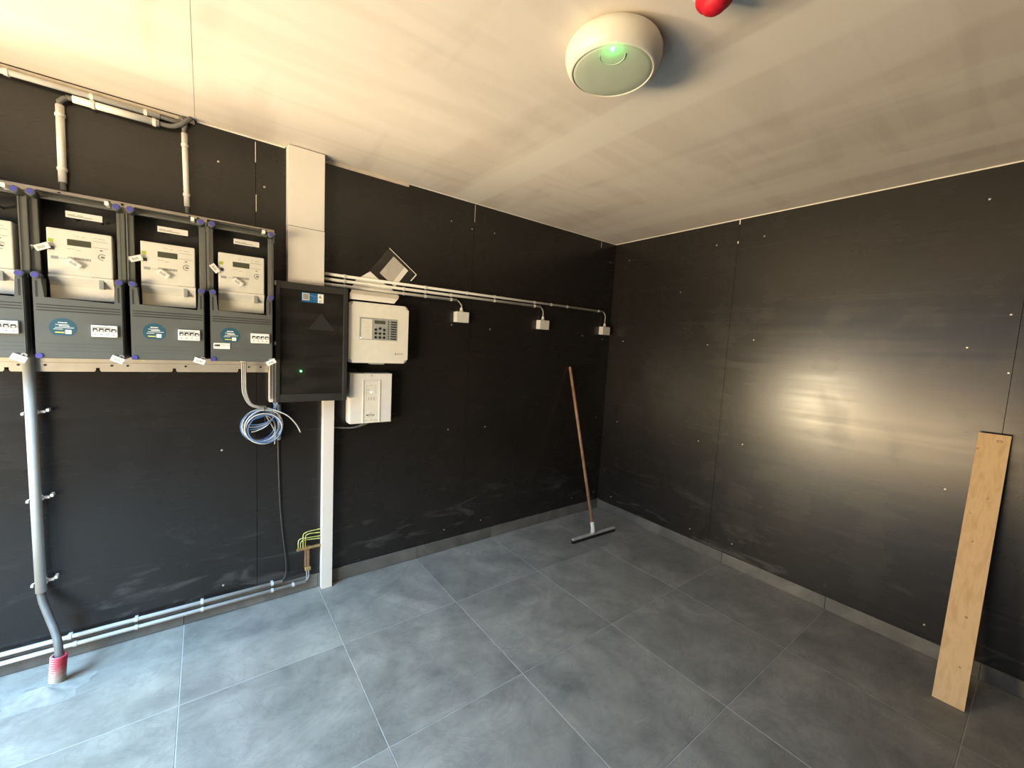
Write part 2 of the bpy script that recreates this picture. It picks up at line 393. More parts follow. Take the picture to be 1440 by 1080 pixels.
# ================================================================== mounting rails of the meter boxes
def rail(name, x0, x1, z0, z1, notches, label):
    r = thing(name, label, 'rail', (x0, 0, z0))
    pts = [(x0, z1), (x1, z1), (x1, z0)]
    for n in sorted(notches, reverse=True):
        pts += [(n+.010, z0), (n+.006, z0+.006), (n+.0055, z0+.016), (n-.0055, z0+.016), (n-.006, z0+.006), (n-.010, z0)]
    pts += [(x0, z0)]
    M().prism(pts, wall_pt, .024, .026).build('web', 'metal', r)
    M().wb(x0, x1, .0, .026, z1-.002, z1).build('flange', 'metal', r)
    M().wb(x0, x1, .024, .0285, z0+.033, z0+.036).build('lip', 'metal', r)
    return r
rb = rail('mounting_rail', -3.95, -2.628, 1.235, 1.300, [-3.49, -3.242, -2.995, -2.748], 'pale notched metal rail under the row of meter boxes')
for x in (-3.46, -3.39, -3.20, -3.15, -2.955, -2.71, -2.66):
    for dz in (.026,): M().tube([(x, -.0258, 1.235+dz), (x, -.0275, 1.235+dz)], .0045, 10).build('screw', 'dark', rb)
rt = rail('mounting_rail', -3.95, -2.60, 1.880, 1.944, [], 'pale metal rail along the tops of the meter boxes')
for x in (-3.33, -3.19, -3.15, -2.93, -2.9): M().tube([(x, -.0258, 1.932), (x, -.0272, 1.932)], .005, 10).build('screw', 'dark', rt)
M().wb(-2.868, -2.640, .026, .118, 1.916, 1.920).wb(-2.640, -2.600, .026, .06, 1.912, 1.918).build('cover_strip', 'metal', rt)

# ================================================================== meter boxes and their meters
W0 = .2395
BX = [-3.638, -3.3805, -3.1215, -2.8635]
def screw_head(par, x, z, d0, d1):
    q = M().tube([(x, -d0, z), (x, -(d1-.004), z), (x, -d1, z)], .0115, 16, rs=[.0125, .0125, .0115]).build('screw_column', 'cover', par)
    M().tube([(x, -(d1+.0001), z), (x, -(d1+.0012), z)], .0092, 16).build('screw', 'blue', q)
def seal(par, x, z, d, a, name='seal_tag'):
    mx = Matrix.Translation(V((x, -d, z))) @ Matrix.Rotation(a, 4, 'Y')
    t_ = M().box(-.020, .020, -.002, .002, -.011, .011, .001, 1).xf(mx).build(name, 'tan', par)
    m = M()
    for k in range(5):
        m.box(-.011+.004*k, -.009+.004*k, -.0026, -.0021, -.006+(k % 2)*.002, .005-(k % 3)*.002)
    m.xf(mx).build('print', 'print', t_, kind='stuff')
meter_desc = ['electricity meter in the box cut off by the left edge of the photo', 'electricity meter in the box right of the photo edge one, below the taller bent conduit',
              'electricity meter in the third box from the left, no label under its round sticker', 'electricity meter in the rightmost box, next to the black cabinet']
box_desc = ['grey meter box at the far left, half outside the photo', 'grey meter box second from the left, under the conduit that bends at its top',
            'grey meter box third from the left, with breaker and blue round sticker', 'grey rightmost meter box with a white lettered label below its round sticker']
for k, x in enumerate(BX):
    z0 = 1.297; x1 = x+W0
    b = thing('meter_box', box_desc[k], 'meter box', (x+W0/2, 0, z0), 'meter boxes in a row on the left wall')
    # tray: back, sides, top
    base = M().wb(x, x1, .0262, .030, z0, 1.900).build('back_plate', 'tray', b)
    M().wb(x, x+.006, .030, .130, z0, 1.900).build('side_wall', 'tray', b)
    M().wb(x1-.006, x1, .030, .130, z0, 1.900).build('side_wall', 'tray', b)
    M().wb(x+.006, x1-.006, .030, .130, 1.892, 1.900).build('top_wall', 'tray', b)
    M().wb(x+.006, x1-.006, .030, .130, z0, z0+.006).build('bottom_wall', 'tray', b)
    ib = M().wb(x+.007, x1-.007, .0302, .060, z0+.23, 1.890).build('inner_plate', 'cabinet', b)
    M().wb(x+.118, x+.121, .0602, .0608, 1.80, 1.885).build('rib', 'dark', ib)
    M().wb(x-.0085, x+.016, .1302, .138, 1.603, 1.900, .002, 1).build('rim', 'rimgrey', b)
    M().wb(x1-.016, x1+.0085, .1302, .138, 1.603, 1.900, .002, 1).build('rim', 'rimgrey', b)
    M().wb(x+.0165, x1-.0165, .1302, .136, 1.880, 1.8915, .002, 1).build('top_rim', 'rimgrey', b)
    # lower opaque cover with shoulders
    lo = M()
    prof = [(x+.001, z0), (x1-.001, z0), (x1-.001, 1.590), (x1-.022, 1.590), (x1-.022, 1.512), (x+.026, 1.518), (x+.026, 1.590), (x+.001, 1.590)]
    lo.prism(prof, wall_pt, .1302, .180)
    bmesh.ops.bevel(lo.bm, geom=[e for e in lo.bm.edges if all(abs(v.co.y+.180) < 1e-4 for v in e.verts)], offset=.003, segments=2, affect='EDGES')
    lo = lo.build('lower_cover', 'cover', b)
    for q in range(3): M().wb(x+.008, x1-.008, .1795, .1806, 1.495-.010*q-.0030, 1.495-.010*q+.0004).build('groove', 'dark', lo)
    for q in range(3): M().wb(x+.008, x1-.008, .180, .1808, 1.352-.013*q, 1.3535-.013*q).build('ridge', 'cover', lo)
    for sx_ in (x+.0105, x1-.0125): M().wb(sx_-.0025, sx_+.0025, .1795, .1806, 1.520, 1.578).build('slot', 'dark', lo)
    # clear upper cover
    m = M().wb(x+.001, x1-.001, .176, .179, 1.525, 1.896)
    m.wb(x+.001, x1-.001, .1385, .176, 1.893, 1.896).wb(x+.001, x+.003, .1385, .176, 1.603, 1.893).wb(x1-.003, x1-.001, .1385, .176, 1.603, 1.893)
    cv = m.build('clear_cover', 'clear', b)
    M().wb(x+.022, x1-.022, .1385, .144, 1.8965, 1.9000).wb(x+.022, x1-.034, .172, .182, 1.8965, 1.8990).build('hinge_bar', 'tray', b)
    M().wb(x1-.042, x1-.030, .140, .184, 1.8865, 1.9010, .001, 1).build('latch', 'white', b)
    sxs = (x-.006+.018, x1-.007)
    for q, sx_ in enumerate((x+.011, x1-.009)):
        screw_head(b, sx_, 1.885, .1385, .196)
        screw_head(b, sx_, 1.598, .1505, .192)
    # bottom left blue screw, bottom right cross-head seal screw
    M().tube([(x+.010, -.1802, 1.3065), (x+.010, -.184, 1.3065)], .0095, 16).build('screw', 'blue', b)
    s1 = M().tube([(x1-.009, -.1802, 1.3065), (x1-.009, -.1845, 1.3065)], .0085, 16).build('screw', 'steel', b)
    M().wb(x1-.0145, x1-.0035, .1846, .1850, 1.3055, 1.3075).wb(x1-.010, x1-.008, .1846, .1850, 1.301, 1.312).build('cross_slot', 'ink', s1)
    seal(b, x1-.020+(.012 if k == 3 else 0), 1.2965, .188, (.45, .45, .35, -.5)[k])
    # round blue sticker with a flat foot
    cx, cz = x+.0725, 1.412
    oc = [(cx+.036*math.cos(a), cz+.036*math.sin(a)) for a in [math.radians(-52+284*q/24) for q in range(25)]]
    stk = M().prism(oc, wall_pt, .1801, .1806).build('round_sticker', 'teal', b)
    mm = M()
    for q, (u0, u1, v) in enumerate([(-.012, .012, .018), (-.019, .015, .011), (-.010, .018, .0055), (-.020, .029, 0), (-.024, .0, -.006)]):
        mm.wb(cx+u0, cx+u1, .1807, .1810, cz+v, cz+v+(.0028 if q in (0, 2) else .0016))
    mm.build('white_print', 'paper', stk, kind='stuff')
    M().wb(cx-.020, cx+.004, .1807, .1810, cz-.019, cz-.0155).build('yellow_print', 'yellow', stk)
    M().wb(cx+.006, cx+.022, .1807, .1810, cz-.022, cz-.007).build('white_square', 'paper', stk)
    # four pole breaker
    bx0, bz0 = x1-.091+(.0 if k < 3 else .002), 1.3835
    br_ = M().wb(bx0, bx0+.074, .1801, .190, bz0, bz0+.045, .002, 2).build('breaker', 'white', b)
    M().wb(bx0+.003, bx0+.054 if k < 3 else bx0+.071, .190, .1915, bz0+.0335, bz0+.0385).build('toggle_bar', 'keypad' if k < 3 else 'tan', br_)
    for q in range(4):
        u = bx0+.0045+q*.0172
        M().wb(u, u+.0125, .1898, .1904, bz0+.020, bz0+.033).build('switch_slot', 'dark', br_)
        M().wb(u+.004, u+.0125, .1904, .196, bz0+.0215, bz0+.0275, .001, 1).build('switch', 'white', br_)
        M().wb(u+.004, u+.009, .1899, .1904, bz0+.0085, bz0+.0110).build('pole_mark', 'ink', br_)
    # paper label high inside, behind the clear cover
    lb = M().wb(x+.089, x+.187, .1605, .1610, 1.8225, 1.8455).build('paper_label', 'paper', b)
    M().wb(x+.094, x+.115, .1611, .1613, 1.8330, 1.8345).wb(x+.119, x+.135, .1611, .1613, 1.8330, 1.8345).wb(x+.094, x+.160, .1611, .1613, 1.8285, 1.8300).build('print', 'ink', lb, kind='stuff')
    for u in (.10, .17): M().wb(x+u, x+u+.004, .0605, .1604, 1.831, 1.837).build('label_carrier', 'dark', b)
    if k == 3:
        ab = M().wb(x+.0115, x+.072, .1801, .1830, 1.352, 1.378, .001, 1).build('white_label', 'white', b)
        text('ABB', x+.0135, 1.3635, .1832, .0110, 'ink', ab, bold=.0008, squash=1.05)
        M().wb(x+.036, x+.055, .1831, .1833, 1.3705, 1.3718).wb(x+.036, x+.060, .1831, .1833, 1.3655, 1.3665).wb(x+.061, x+.068, .1831, .1833, 1.3695, 1.3715).build('print', 'print', ab, kind='stuff')
    # ---- the meter
    e = thing('electricity_meter', meter_desc[k], 'meter', (x+.121, -.0605, 1.525), 'electricity meters behind clear covers')
    X0 = x+.033; X1 = x+.209
    hs = M().wb(X0, X1, .0605, .138, 1.612, 1.781, .004, 2).build('housing', 'meter', e)
    tcov = M()
    tcov.prism([(.0605, 1.524), (.118, 1.524), (.118, 1.572), (.124, 1.584), (.138, 1.602), (.138, 1.6118), (.0605, 1.6118)], lambda u, v, d: V((d, -u, v)), X0, X1)
    tcov = tcov.build('terminal_cover', 'meter', e)
    M().wb(x+.168, x+.182, .1185, .1395, 1.570, 1.604, .001, 1).build('cover_catch', 'keypad', tcov)
    M().tube([(x+.196, -.1181, 1.576), (x+.196, -.122, 1.576)], .004, 10).build('screw', 'steel', tcov)
    M().wb(X0+.115, X1-.004, .1381, .1386, 1.612, 1.6135).build('seam', 'print', hs)
    M().wb(x+.086, x+.150, .1381, .1388, 1.7235, 1.7465).build('display', 'lcd', hs)
    M().wb(x+.0365, x+.0505, .1381, .1388, 1.728, 1.7405).build('lime_mark', 'lime', hs)
    M().wb(x+.040, x+.0525, .1381, .1390, 1.700, 1.7135).build('port', 'purple', hs)
    M().wb(x+.174, x+.182, .1381, .1388, 1.7165, 1.7195).build('button', 'ink', hs)
    ring = [(x+.180+.0125*math.cos(a), 1.693+.0125*math.sin(a)) for a in [math.radians(40+250*q/18) for q in range(19)]] + [(x+.180+.0098*math.cos(a), 1.693+.0098*math.sin(a)) for a in [math.radians(290-250*q/18) for q in range(19)]]
    M().prism(ring, wall_pt, .1381, .1387).build('port_ring', 'print', hs)
    M().wb(x+.176, x+.187, .1381, .1390, 1.690, 1.694).build('optical_port', 'ink', hs)
    M().wb(x+.176, x+.184, .1381, .1388, 1.697, 1.699).build('optical_mark', 'print', hs)
    m = M()
    for q in range(17): m.wb(x+.086+q*.0037, x+.0880+q*.0037+(.0006 if q % 3 else 0), .1381, .1385, 1.672, 1.681)
    m.build('bar_marks', 'print', hs, kind='stuff')
    M().wb(x+.042, x+.062, .1381, .1384, 1.6675, 1.6785).build('code_patch', 'keypad', hs)
    m = M()
    for u0, u1, v in ((.086, .094, 1.710), (.096, .104, 1.711), (.107, .122, 1.707), (.064, .084, 1.672), (.104, .108, 1.762), (.110, .118, 1.760), (.126, .135, 1.759), (.156, .166, 1.762), (.170, .190, 1.761), (.156, .198, 1.750), (.156, .198, 1.7265)):
        m.wb(x+u0, x+u1, .1381, .1384, v, v+.0013)
    m.build('fine_print', 'print', hs, kind='stuff')
    seal(e, x+.104, 1.655, .152, .62)
    seal(e, x+.020+(.004 if k == 1 else 0), 1.705, .150, (-.3, -.5, -.4, .9)[k])

yl = M().wb(-3.108, -3.092, .0285, .0295, 1.285, 1.293).build('yellow_label', 'yellow')
tagm(yl, 'tiny yellow label on the lower rail under the third meter box', 'label')

# ================================================================== conduits on the left wall
def arc3(c, r, a0, a1, n, plane='xz', d=.022):
    return [V((c[0]+r*math.cos(math.radians(a0+(a1-a0)*k/n)), -d, c[1]+r*math.sin(math.radians(a0+(a1-a0)*k/n)))) for k in range(n+1)]
def conduit(label, p0, p1, r, clips, mat='pipe', group=None, clipw=.011, cat='conduit'):
    p0, p1 = V(p0), V(p1); ax = (p1-p0).normalized()
    t_ = thing('conduit', label, cat, p0, group)
    # hollow tube
    m = M(); m.tube([p0, p1], r, 16, caps=False); m.tube([p0, p1], r*.86, 16, caps=False)
    for p in (p0, p1):
        pass
    seg = 16
    vs = list(m.bm.verts)
    for off in (0, seg):
        for q in range(seg):
            a, b_ = vs[off+q], vs[off+(q+1) % seg]; c, d_ = vs[2*seg+off+q], vs[2*seg+off+(q+1) % seg]
            m.bm.faces.new((a, b_, d_, c))
    m.build('tube', mat, t_)
    for cpt in clips:
        c = p0+ax*cpt; dwall = -c.y
        side = ax.cross(V((0, -1, 0))).normalized()
        m = M()
        pts = []
        for q in range(13):
            a = math.radians(-125+250*q/12)
            pts.append(c + V((0, -1, 0))*math.cos(a)*(r+.0008) + side*math.sin(a)*(r+.0008))
        # band swept along the axis
        prev = None
        for p in pts:
            o_ = (p-c).normalized()*.0016
            ring = [m.bm.verts.new(p-ax*clipw/2), m.bm.verts.new(p+ax*clipw/2), m.bm.verts.new(p+o_+ax*clipw/2), m.bm.verts.new(p+o_-ax*clipw/2)]
            if prev:
                for q in range(4): m.bm.faces.new((prev[q], prev[(q+1) % 4], ring[(q+1) % 4], ring[q]))
            else: m.bm.faces.new(ring)
            prev = ring
        m.bm.faces.new(prev)
        # foot down to the wall
        hx = r*.62
        vs = []
        for a in (-1, 1):
            for bq in (-1, 1):
                for w in (0, 1):
                    y = -.0003 if w == 0 else -(dwall-r*.72)
                    base = V((c.x, y, c.z)); vs.append(m.bm.verts.new(base+ax*a*clipw/2+side*bq*hx))
        for f in ((0, 1, 3, 2), (4, 5, 7, 6), (0, 1, 5, 4), (2, 3, 7, 6), (0, 2, 6, 4), (1, 3, 7, 5)): m.bm.faces.new([vs[q] for q in f])
        m.build('clip', mat, t_)
    return t_
D = .022
conduit('white vertical conduit above the second meter box', (-3.3195, -D, 1.975), (-3.3185, -D, 2.262), .0125, [.05, .25], group=None)
conduit('white vertical conduit above the third meter box', (-2.9385, -D, 1.975), (-2.9435, -D, 2.285), .0108, [.05, .26])
conduit('lower of the two white conduits just under the ceiling', (-3.283, -D, 2.298), (-3.027, -D, 2.297), .0135, [.056, .24])
conduit('long upper white conduit just under the ceiling at left', (-4.05, -D, 2.330), (-3.024, -D, 2.326), .0105, [.25, .60, .82, .98])
cb = M().tube(spline([(-3.3195, -D, 1.9445), (-3.3195, -D, 1.965), (-3.3195, -D, 2.0), (-3.3187, -D, 2.255), (-3.315, -D, 2.278), (-3.300, -D, 2.2945), (-3.278, -D, 2.2980), (-3.1, -D, 2.2978), (-3.03, -D, 2.2973), (-2.985, -D-.002, 2.300), (-2.955, -.030, 2.315), (-2.935, -.032, 2.335), (-2.922, -.028, 2.352)], 6), .0092, 12).build('cable', 'cable')
tagm(cb, 'thick grey cable bending out of the tall left conduit and along the ceiling', 'cable')
cb = M().tube(spline([(-3.08, -D, 2.3262), (-3.02, -D, 2.3258), (-2.985, -D, 2.325), (-2.960, -D+.004, 2.330), (-2.945, -.014, 2.345), (-2.94, -.013, 2.353)], 6), .0085, 12).build('cable', 'cable')
tagm(cb, 'short grey cable leaving the upper ceiling conduit into the dark gap', 'cable')
cb = M().tube(spline([(-2.9385, -D, 1.9445), (-2.9385, -D, 1.965), (-2.9385, -D, 2.0), (-2.9433, -D, 2.28), (-2.9435, -D, 2.300), (-2.940, -.021, 2.325), (-2.955, -.015, 2.353)], 6), .0082, 12).build('cable', 'cable')
tagm(cb, 'grey cable rising from the third meter box into the ceiling', 'cable')

# big grey riser with spacer saddles
rp = conduit('thick light grey vertical pipe below the meter boxes at left', (-3.431, -.040, 1.292), (-3.430, -.040, .335), .0165, [], 'gpipe', cat='pipe')
for z in (1.074, .723, .372):
    m = M()
    m.wb(-3.440, -3.420, .0004, .0235, z-.005, z+.005)                                       # spacer block on the wall
    m.wb(-3.4500, -3.4480, .014, .046, z-.006, z+.004).wb(-3.4560, -3.4480, .030, .050, z-.008, z+.002, .001, 1)
    m.wb(-3.4135, -3.4115, .014, .042, z-.006, z+.004).wb(-3.4125, -3.3950, .020, .030, z-.004, z+.006, .001, 1).wb(-3.3950, -3.3850, .0004, .028, z+.000, z+.012, .001, 1)
    m.wb(-3.449, -3.4125, .012, .0232, z-.006, z+.004)
    m.build('saddle', 'white', rp)
cb = M().tube(spline([(-3.4305, -.040, 1.0), (-3.430, -.040, .6), (-3.430, -.040, .36), (-3.426, -.048, .305), (-3.405, -.078, .245), (-3.380, -.120, .190), (-3.365, -.158, .140), (-3.364, -.172, .08), (-3.366, -.172, -.0)], 6), .0130, 14).build('cable', 'cable')
tagm(cb, 'thick grey supply cable curving from the grey pipe into the red tube', 'cable')
pts = []; rs = []
N = 52
for q in range(N+1):
    s_ = q/N; pts.append(V((-3.372+.010*s_, -.170-.004*s_, .002+.118*s_))); rs.append(.0222 + (.0028 if (q//2) % 2 else -.0022))
rt_ = M().tube(pts, .02, 20, rs=rs, caps=False)
rt_.tube([pts[0], pts[-1]], .0185, 20, caps=False)
rt_ = rt_.build('corrugated_tube', 'corr'); tagm(rt_, 'dusty red corrugated tube standing out of the floor by the left wall', 'tube')
rt_.modifiers.new('thick', 'SOLIDIFY').thickness = .0008
# sand heap round its foot
m = M(); cxs, cys = -3.395, -.200; rings = []
import mathutils.noise as mn
for i in range(15):
    rr = i/14; row = []
    for k in range(48):
        a = 2*PI*k/48; w = 1+.55*mn.noise(V((math.cos(a)*1.9, math.sin(a)*1.9, 3)))
        x_ = cxs+.125*rr*w*math.cos(a); y_ = cys+.085*rr*w*math.sin(a)
        z_ = .0006+.022*max(0, (1-rr))**2.2*(1+.5*mn.noise(V((x_*30, y_*30, 0))))+.0012*mn.noise(V((x_*60, y_*60, 1)))*(1-rr)
        row.append(m.bm.verts.new((x_, min(y_, -.011), max(z_, .0005))))
    rings.append(row)
for i in range(14):
    for k in range(48):
        try: f = m.bm.faces.new((rings[i][k], rings[i+1][k], rings[i+1][(k+1) % 48], rings[i][(k+1) % 48])); f.smooth = True
        except ValueError: pass
bmesh.ops.remove_doubles(m.bm, verts=m.bm.verts, dist=1e-5)
sd = m.build('sand_heap', 'sand', kind='stuff'); tagm(sd, 'pale sandy dust heaped round the foot of the red tube', 'sand')

# low twin conduits along the floor
conduit('upper of the two pale conduits running above the floor at left', (-4.08, -.024, .103), (-2.562, -.024, .0985), .0088, [.72, .93, 1.17, 1.47], 'lowpipe', clipw=.012)
conduit('lower of the two pale conduits running above the floor at left', (-4.08, -.024, .0655), (-2.447, -.024, .0605), .0088, [.735, .93, 1.17, 1.47, 1.57], 'lowpipe', clipw=.012)
# thin black cable up the wall, into the upper floor conduit
cb = M().tube(spline([(-2.578, -.012, 1.075), (-2.578, -.010, .90), (-2.580, -.006, .86), (-2.572, -.006, .56), (-2.560, -.006, .38), (-2.545, -.007, .236), (-2.541, -.009, .165), (-2.546, -.014, .125), (-2.562, -.022, .101), (-2.60, -.024, .0988)], 6), .0042, 8).build('cable', 'bcable')
tagm(cb, 'thin dark cable running down the wall from the coil to the floor conduit', 'cable')
conduit('short grey conduit behind the wire coil, under the cabinet', (-2.5765, -.014, 1.070), (-2.5765, -.014, .880), .0085, [], 'gcable')

# earth terminal
et = thing('earth_terminal', 'brass earthing terminal bar with green and yellow wires beside the slim trunking', 'terminal', (-2.4375, 0, .13))
M().wb(-2.4500, -2.4250, .0003, .010, .125, .258).build('backing_strip', 'copper', et)
M().wb(-2.4475, -2.4465, .0101, .024, .14, .252).wb(-2.4445, -2.430, .0101, .020, .14, .250).build('post', 'copper', et)
M().wb(-2.4510, -2.4220, .0101, .028, .122, .142, .002, 1).build('clamp', 'brass', et)
for z in (.150, .235): M().tube([(-2.437, -.0201, z), (-2.437, -.0245, z)], .005, 10).build('screw', 'brass', et)
M().wb(-2.4930, -2.3705, .0205, .0320, .250, .262, .001, 1).build('bar', 'brass', et)
for q in range(8):
    x = -2.487+.0145*q
    M().tube([(x, -.0321, .256), (x, -.0365, .256)], .0050, 10).build('terminal_screw', 'brass', et)
for q, (x, top, ez) in enumerate(((-2.462, .352, .347), (-2.450, .338, .326), (-2.486, .322, .306), (-2.474, .308, .292))):
    y = .024 if q % 2 else .029
    w = M().tube(spline([(x, -y, .2622), (x, -y, top-.026), (x+.0035, -y, top-.010), (x+.016, -y, top-.004), (x+.040 if q > 1 else x+.035, -y+.004, (top+ez)/2), (-2.3702, -.018, ez)], 5), .0024, 8).build('earth_wire', 'earth')
    tagm(w, ('highest', 'second highest', 'third highest', 'lowest')[q]+' of the green and yellow earth wires bending from the brass bar', 'wire', 'earth wires on the brass bar')
for q, x in enumerate((-2.4425, -2.4325)):
    w = M().tube(spline([(x, -.024, .1218), (x+.001, -.024, .095), (-2.441+.004*q, -.024, .072), (-2.452, -.024, .0625), (-2.475, -.024, .0608)], 5), .0030, 8).build('wire', 'gcable')
    tagm(w, ('left', 'right')[q]+' one of two grey wires from the brass clamp into the floor conduit', 'wire', 'grey wires below the brass clamp')

# ================================================================== trunking
tk = thing('wide_trunking', 'wide cream cable trunking from the ceiling down to the black cabinet', 'trunking', (-2.46, 0, 1.692))
M().wb(-2.5450, -2.3770, .0003, .064, 1.9735, H-.0045, .002, 2).build('upper_length', 'trunk', tk)
M().wb(-2.5450, -2.3755, .0003, .064, 1.692, 1.9715, .002, 2).build('lower_length', 'trunk', tk)
M().wb(-2.5435, -2.3785, .0003, .060, 1.9712, 1.9738).build('joint', 'dark', tk)
ts = thing('slim_trunking', 'slim white vertical trunking from under the black cabinet to the floor', 'trunking', (-2.342, 0, .0005))
M().wb(-2.3700, -2.3140, .0105, .044, .0006, 1.090, .001, 1).build('body', 'trunk', ts)
M().wb(-2.3705, -2.3135, .044, .050, .0006, 1.090, .0015, 2).build('lid', 'trunk', ts)
M().wb(-2.3690, -2.3150, .0003, .0105, .080, 1.090).build('spacer', 'trunk', ts)

# ================================================================== black distribution cabinet
cbx = thing('distribution_cabinet', 'black distribution cabinet with smoked door and a green light', 'cabinet', (-2.437, 0, 1.092))
x0, x1, z0, z1 = -2.6065, -2.268, 1.092, 1.690
M().wb(x0, x1, .0003, .004, z0, z1).build('back', 'cabinet', cbx)
M().wb(x0, x0+.004, .004, .105, z0, z1).build('side', 'cabinet', cbx)
M().wb(x1-.004, x1, .004, .105, z0, z1).build('side', 'cabinet', cbx)
M().wb(x0+.004, x1-.004, .004, .105, z1-.004, z1).build('top', 'cabinet', cbx)
M().wb(x0+.004, x1-.004, .004, .105, z0, z0+.004).build('bottom', 'cabinet', cbx)
M().wb(x0+.006, x1-.006, .060, .078, z0+.006, z1-.006).build('inner_cover', 'din', cbx)
rows = [1.572, 1.462, 1.352, 1.242, 1.145]
for q, z in enumerate(rows[:4]):
    rw = M().wb(x0+.030, x1-.030, .0785, .0800, z-.026, z+.026).build('module_row', 'dark', cbx)
    nmod = (5, 14, 6, 3)[q]
    for c in range(nmod):
        u = x0+.034+c*.0182 if q != 1 else x0+.034+c*.0182
        M().wb(u, u+.0172, .0801, .090, z-.022, z+.022, .001, 1).build('module', 'module', rw)
    M().wb(x0+.016, x1-.016, .0782, .0815, z+.030, z+.052).build('label_strip', 'cabinet', cbx)
led = M().tube([(-2.4885, -.0902, 1.2475), (-2.4885, -.0945, 1.2475)], .0048, 12).build('green_light', 'led', cbx)
# door: frame, smoked pane, stickers
fr = M()
fr.wb(x0, x0+.020, .1055, .122, z0+.001, z1-.001, .002, 2).wb(x1-.022, x1, .1055, .122, z0+.001, z1-.001, .002, 2)
fr.wb(x0+.0201, x1-.0221, .1055, .121, z1-.034, z1-.001).wb(x0+.0201, x1-.0221, .1055, .121, z0+.001, z0+.040)
fr = fr.build('door_frame', 'cabinet', cbx)
M().wb(x0+.0202, x1-.0222, .110, .114, z0+.0402, z1-.0342).build('door_pane', 'smoke', cbx)
for z in (1.679, 1.385): M().wb(x0-.006, x0+.002, .1222, .128, z-.014 if z > 1.5 else z-.008, z+.008, .001, 1).build('hinge_cap', 'keypad', cbx)
sk = M().wb(-2.492, -2.388, .1142, .1150, 1.600, 1.6465).build('sticker', 'bluelabel', cbx)
M().wb(-2.488, -2.4555, .1151, .1156, 1.6085, 1.6435).build('white_field', 'paper', sk)
M().wb(-2.4850, -2.4585, .1157, .1160, 1.6115, 1.6405).build('grey_field', 'print', sk)
M().wb(-2.4165, -2.3890, .1151, .1156, 1.6005, 1.6460).build('white_field', 'paper', sk)
M().prism([(-2.4130, 1.625), (-2.4010, 1.625), (-2.3960, 1.622), (-2.4060, 1.641)], wall_pt, .1157, .1160).wb(-2.411, -2.397, .1157, .1160, 1.612, 1.614).wb(-2.411, -2.397, .1157, .1160, 1.605, 1.608).build('house_mark', 'print', sk)
M().wb(-2.4520, -2.438, .1151, .1154, 1.6330, 1.6350).wb(-2.440, -2.4220, .1151, .1154, 1.6300, 1.6315).wb(-2.436, -2.422, .1151, .1154, 1.6170, 1.6185).build('print', 'keypad', sk, kind='stuff')
M().prism([(-2.462, 1.463), (-2.330, 1.463), (-2.398, 1.548)], wall_pt, .1142, .1146).build('triangle_sticker', 'dark', cbx)

# ================================================================== fire alarm panel
fa = thing('alarm_panel', 'cream alarm control panel with keypad right of the black cabinet', 'alarm panel', (-2.09, 0, 1.295))
m = M(); m.prism(rrect(-2.2575, -1.9180, 1.2960, 1.6300, .022, 6), wall_pt, .0003, .098)
bmesh.ops.bevel(m.bm, geom=[e for e in m.bm.edges if all(abs(v.co.y+.098) < 1e-4 for v in e.verts)], offset=.012, segments=4, affect='EDGES')
bd = m.build('housing', 'meter', fa)
kp = M().wb(-2.2000, -1.9850, .0981, .0992, 1.4260, 1.5490).build('keypad', 'keypad', fa)
M().wb(-2.1900, -2.1320, .0993, .0998, 1.4300, 1.5400).build('legend_paper', 'meter', kp)
m = M()
for q in range(11): m.wb(-2.186, -2.140, .0999, .1001, 1.436+q*.0093, 1.4372+q*.0093)
m.build('legend_lines', 'keypad', kp, kind='stuff')
M().wb(-2.1180, -2.0570, .0993, .1000, 1.5180, 1.5365).build('display', 'lcd', kp)
for u, v in [(-2.0870, 1.4920), (-2.1110, 1.4850), (-2.0630, 1.4850), (-2.1110, 1.4640), (-2.0870, 1.4640), (-2.0630, 1.4640), (-2.1110, 1.4420), (-2.0870, 1.4420), (-2.0630, 1.4420)]:
    M().tube([(u, -.0993, v), (u, -.1018, v)], .0075, 14).build('button', 'dark', kp)
for q in range(8):
    v = 1.435+q*.01375
    M().tube([(-2.0385, -.0993, v+.002), (-2.0385, -.1012, v+.002)], .0040, 10).build('indicator', 'dark', kp)
    M().wb(-2.0240, -1.9890, .0993, .0998, v-.0025, v+.0060).build('zone_field', 'ink', kp)
M().tube([(-2.1940, -.0993, 1.4350), (-2.1940, -.1010, 1.4350)], .0026, 10).build('white_light', 'wled', kp)
text('ADICO', -1.985, 1.3470, .0982, .0120, 'print', bd, bold=.0002)
M().wb(-1.9965, -1.9885, .0981, .0984, 1.3470, 1.3560).build('logo_square', 'print', bd)
M().wb(-2.128, -2.052, .030, .085, 1.2875, 1.2955, .002, 1).build('bottom_latch', 'keypad', fa)

# folded leaflet lying over the panel
m = M()
prof = [(.1050, 1.640), (.1055, 1.655), (.100, 1.670), (.060, 1.690), (.0095, 1.704), (.0090, 1.745), (.0085, 1.775)]
def strip(m, rows_):
    pr = None
    for a, b_ in rows_:
        r_ = [m.bm.verts.new(a), m.bm.verts.new(b_)]
        if pr: m.bm.faces.new((pr[0], pr[1], r_[1], r_[0]))
        pr = r_
# (left x, right x) narrows towards the top
wid = [(-2.257, -2.010), (-2.257, -2.000), (-2.255, -1.985), (-2.235, -1.965), (-2.225, -1.955), (-2.205, -2.010), (-2.190, -2.070)]
strip(m, [(V((a, -d, z)), V((b_, -d-.0005, z-.001))) for (d, z), (a, b_) in zip(prof, wid)])
lf = m.build('leaflet', 'paper'); lf.modifiers.new('thick', 'SOLIDIFY').thickness = .0008
tagm(lf, 'white folded leaflet lying over the top of the cream alarm panel', 'paper')
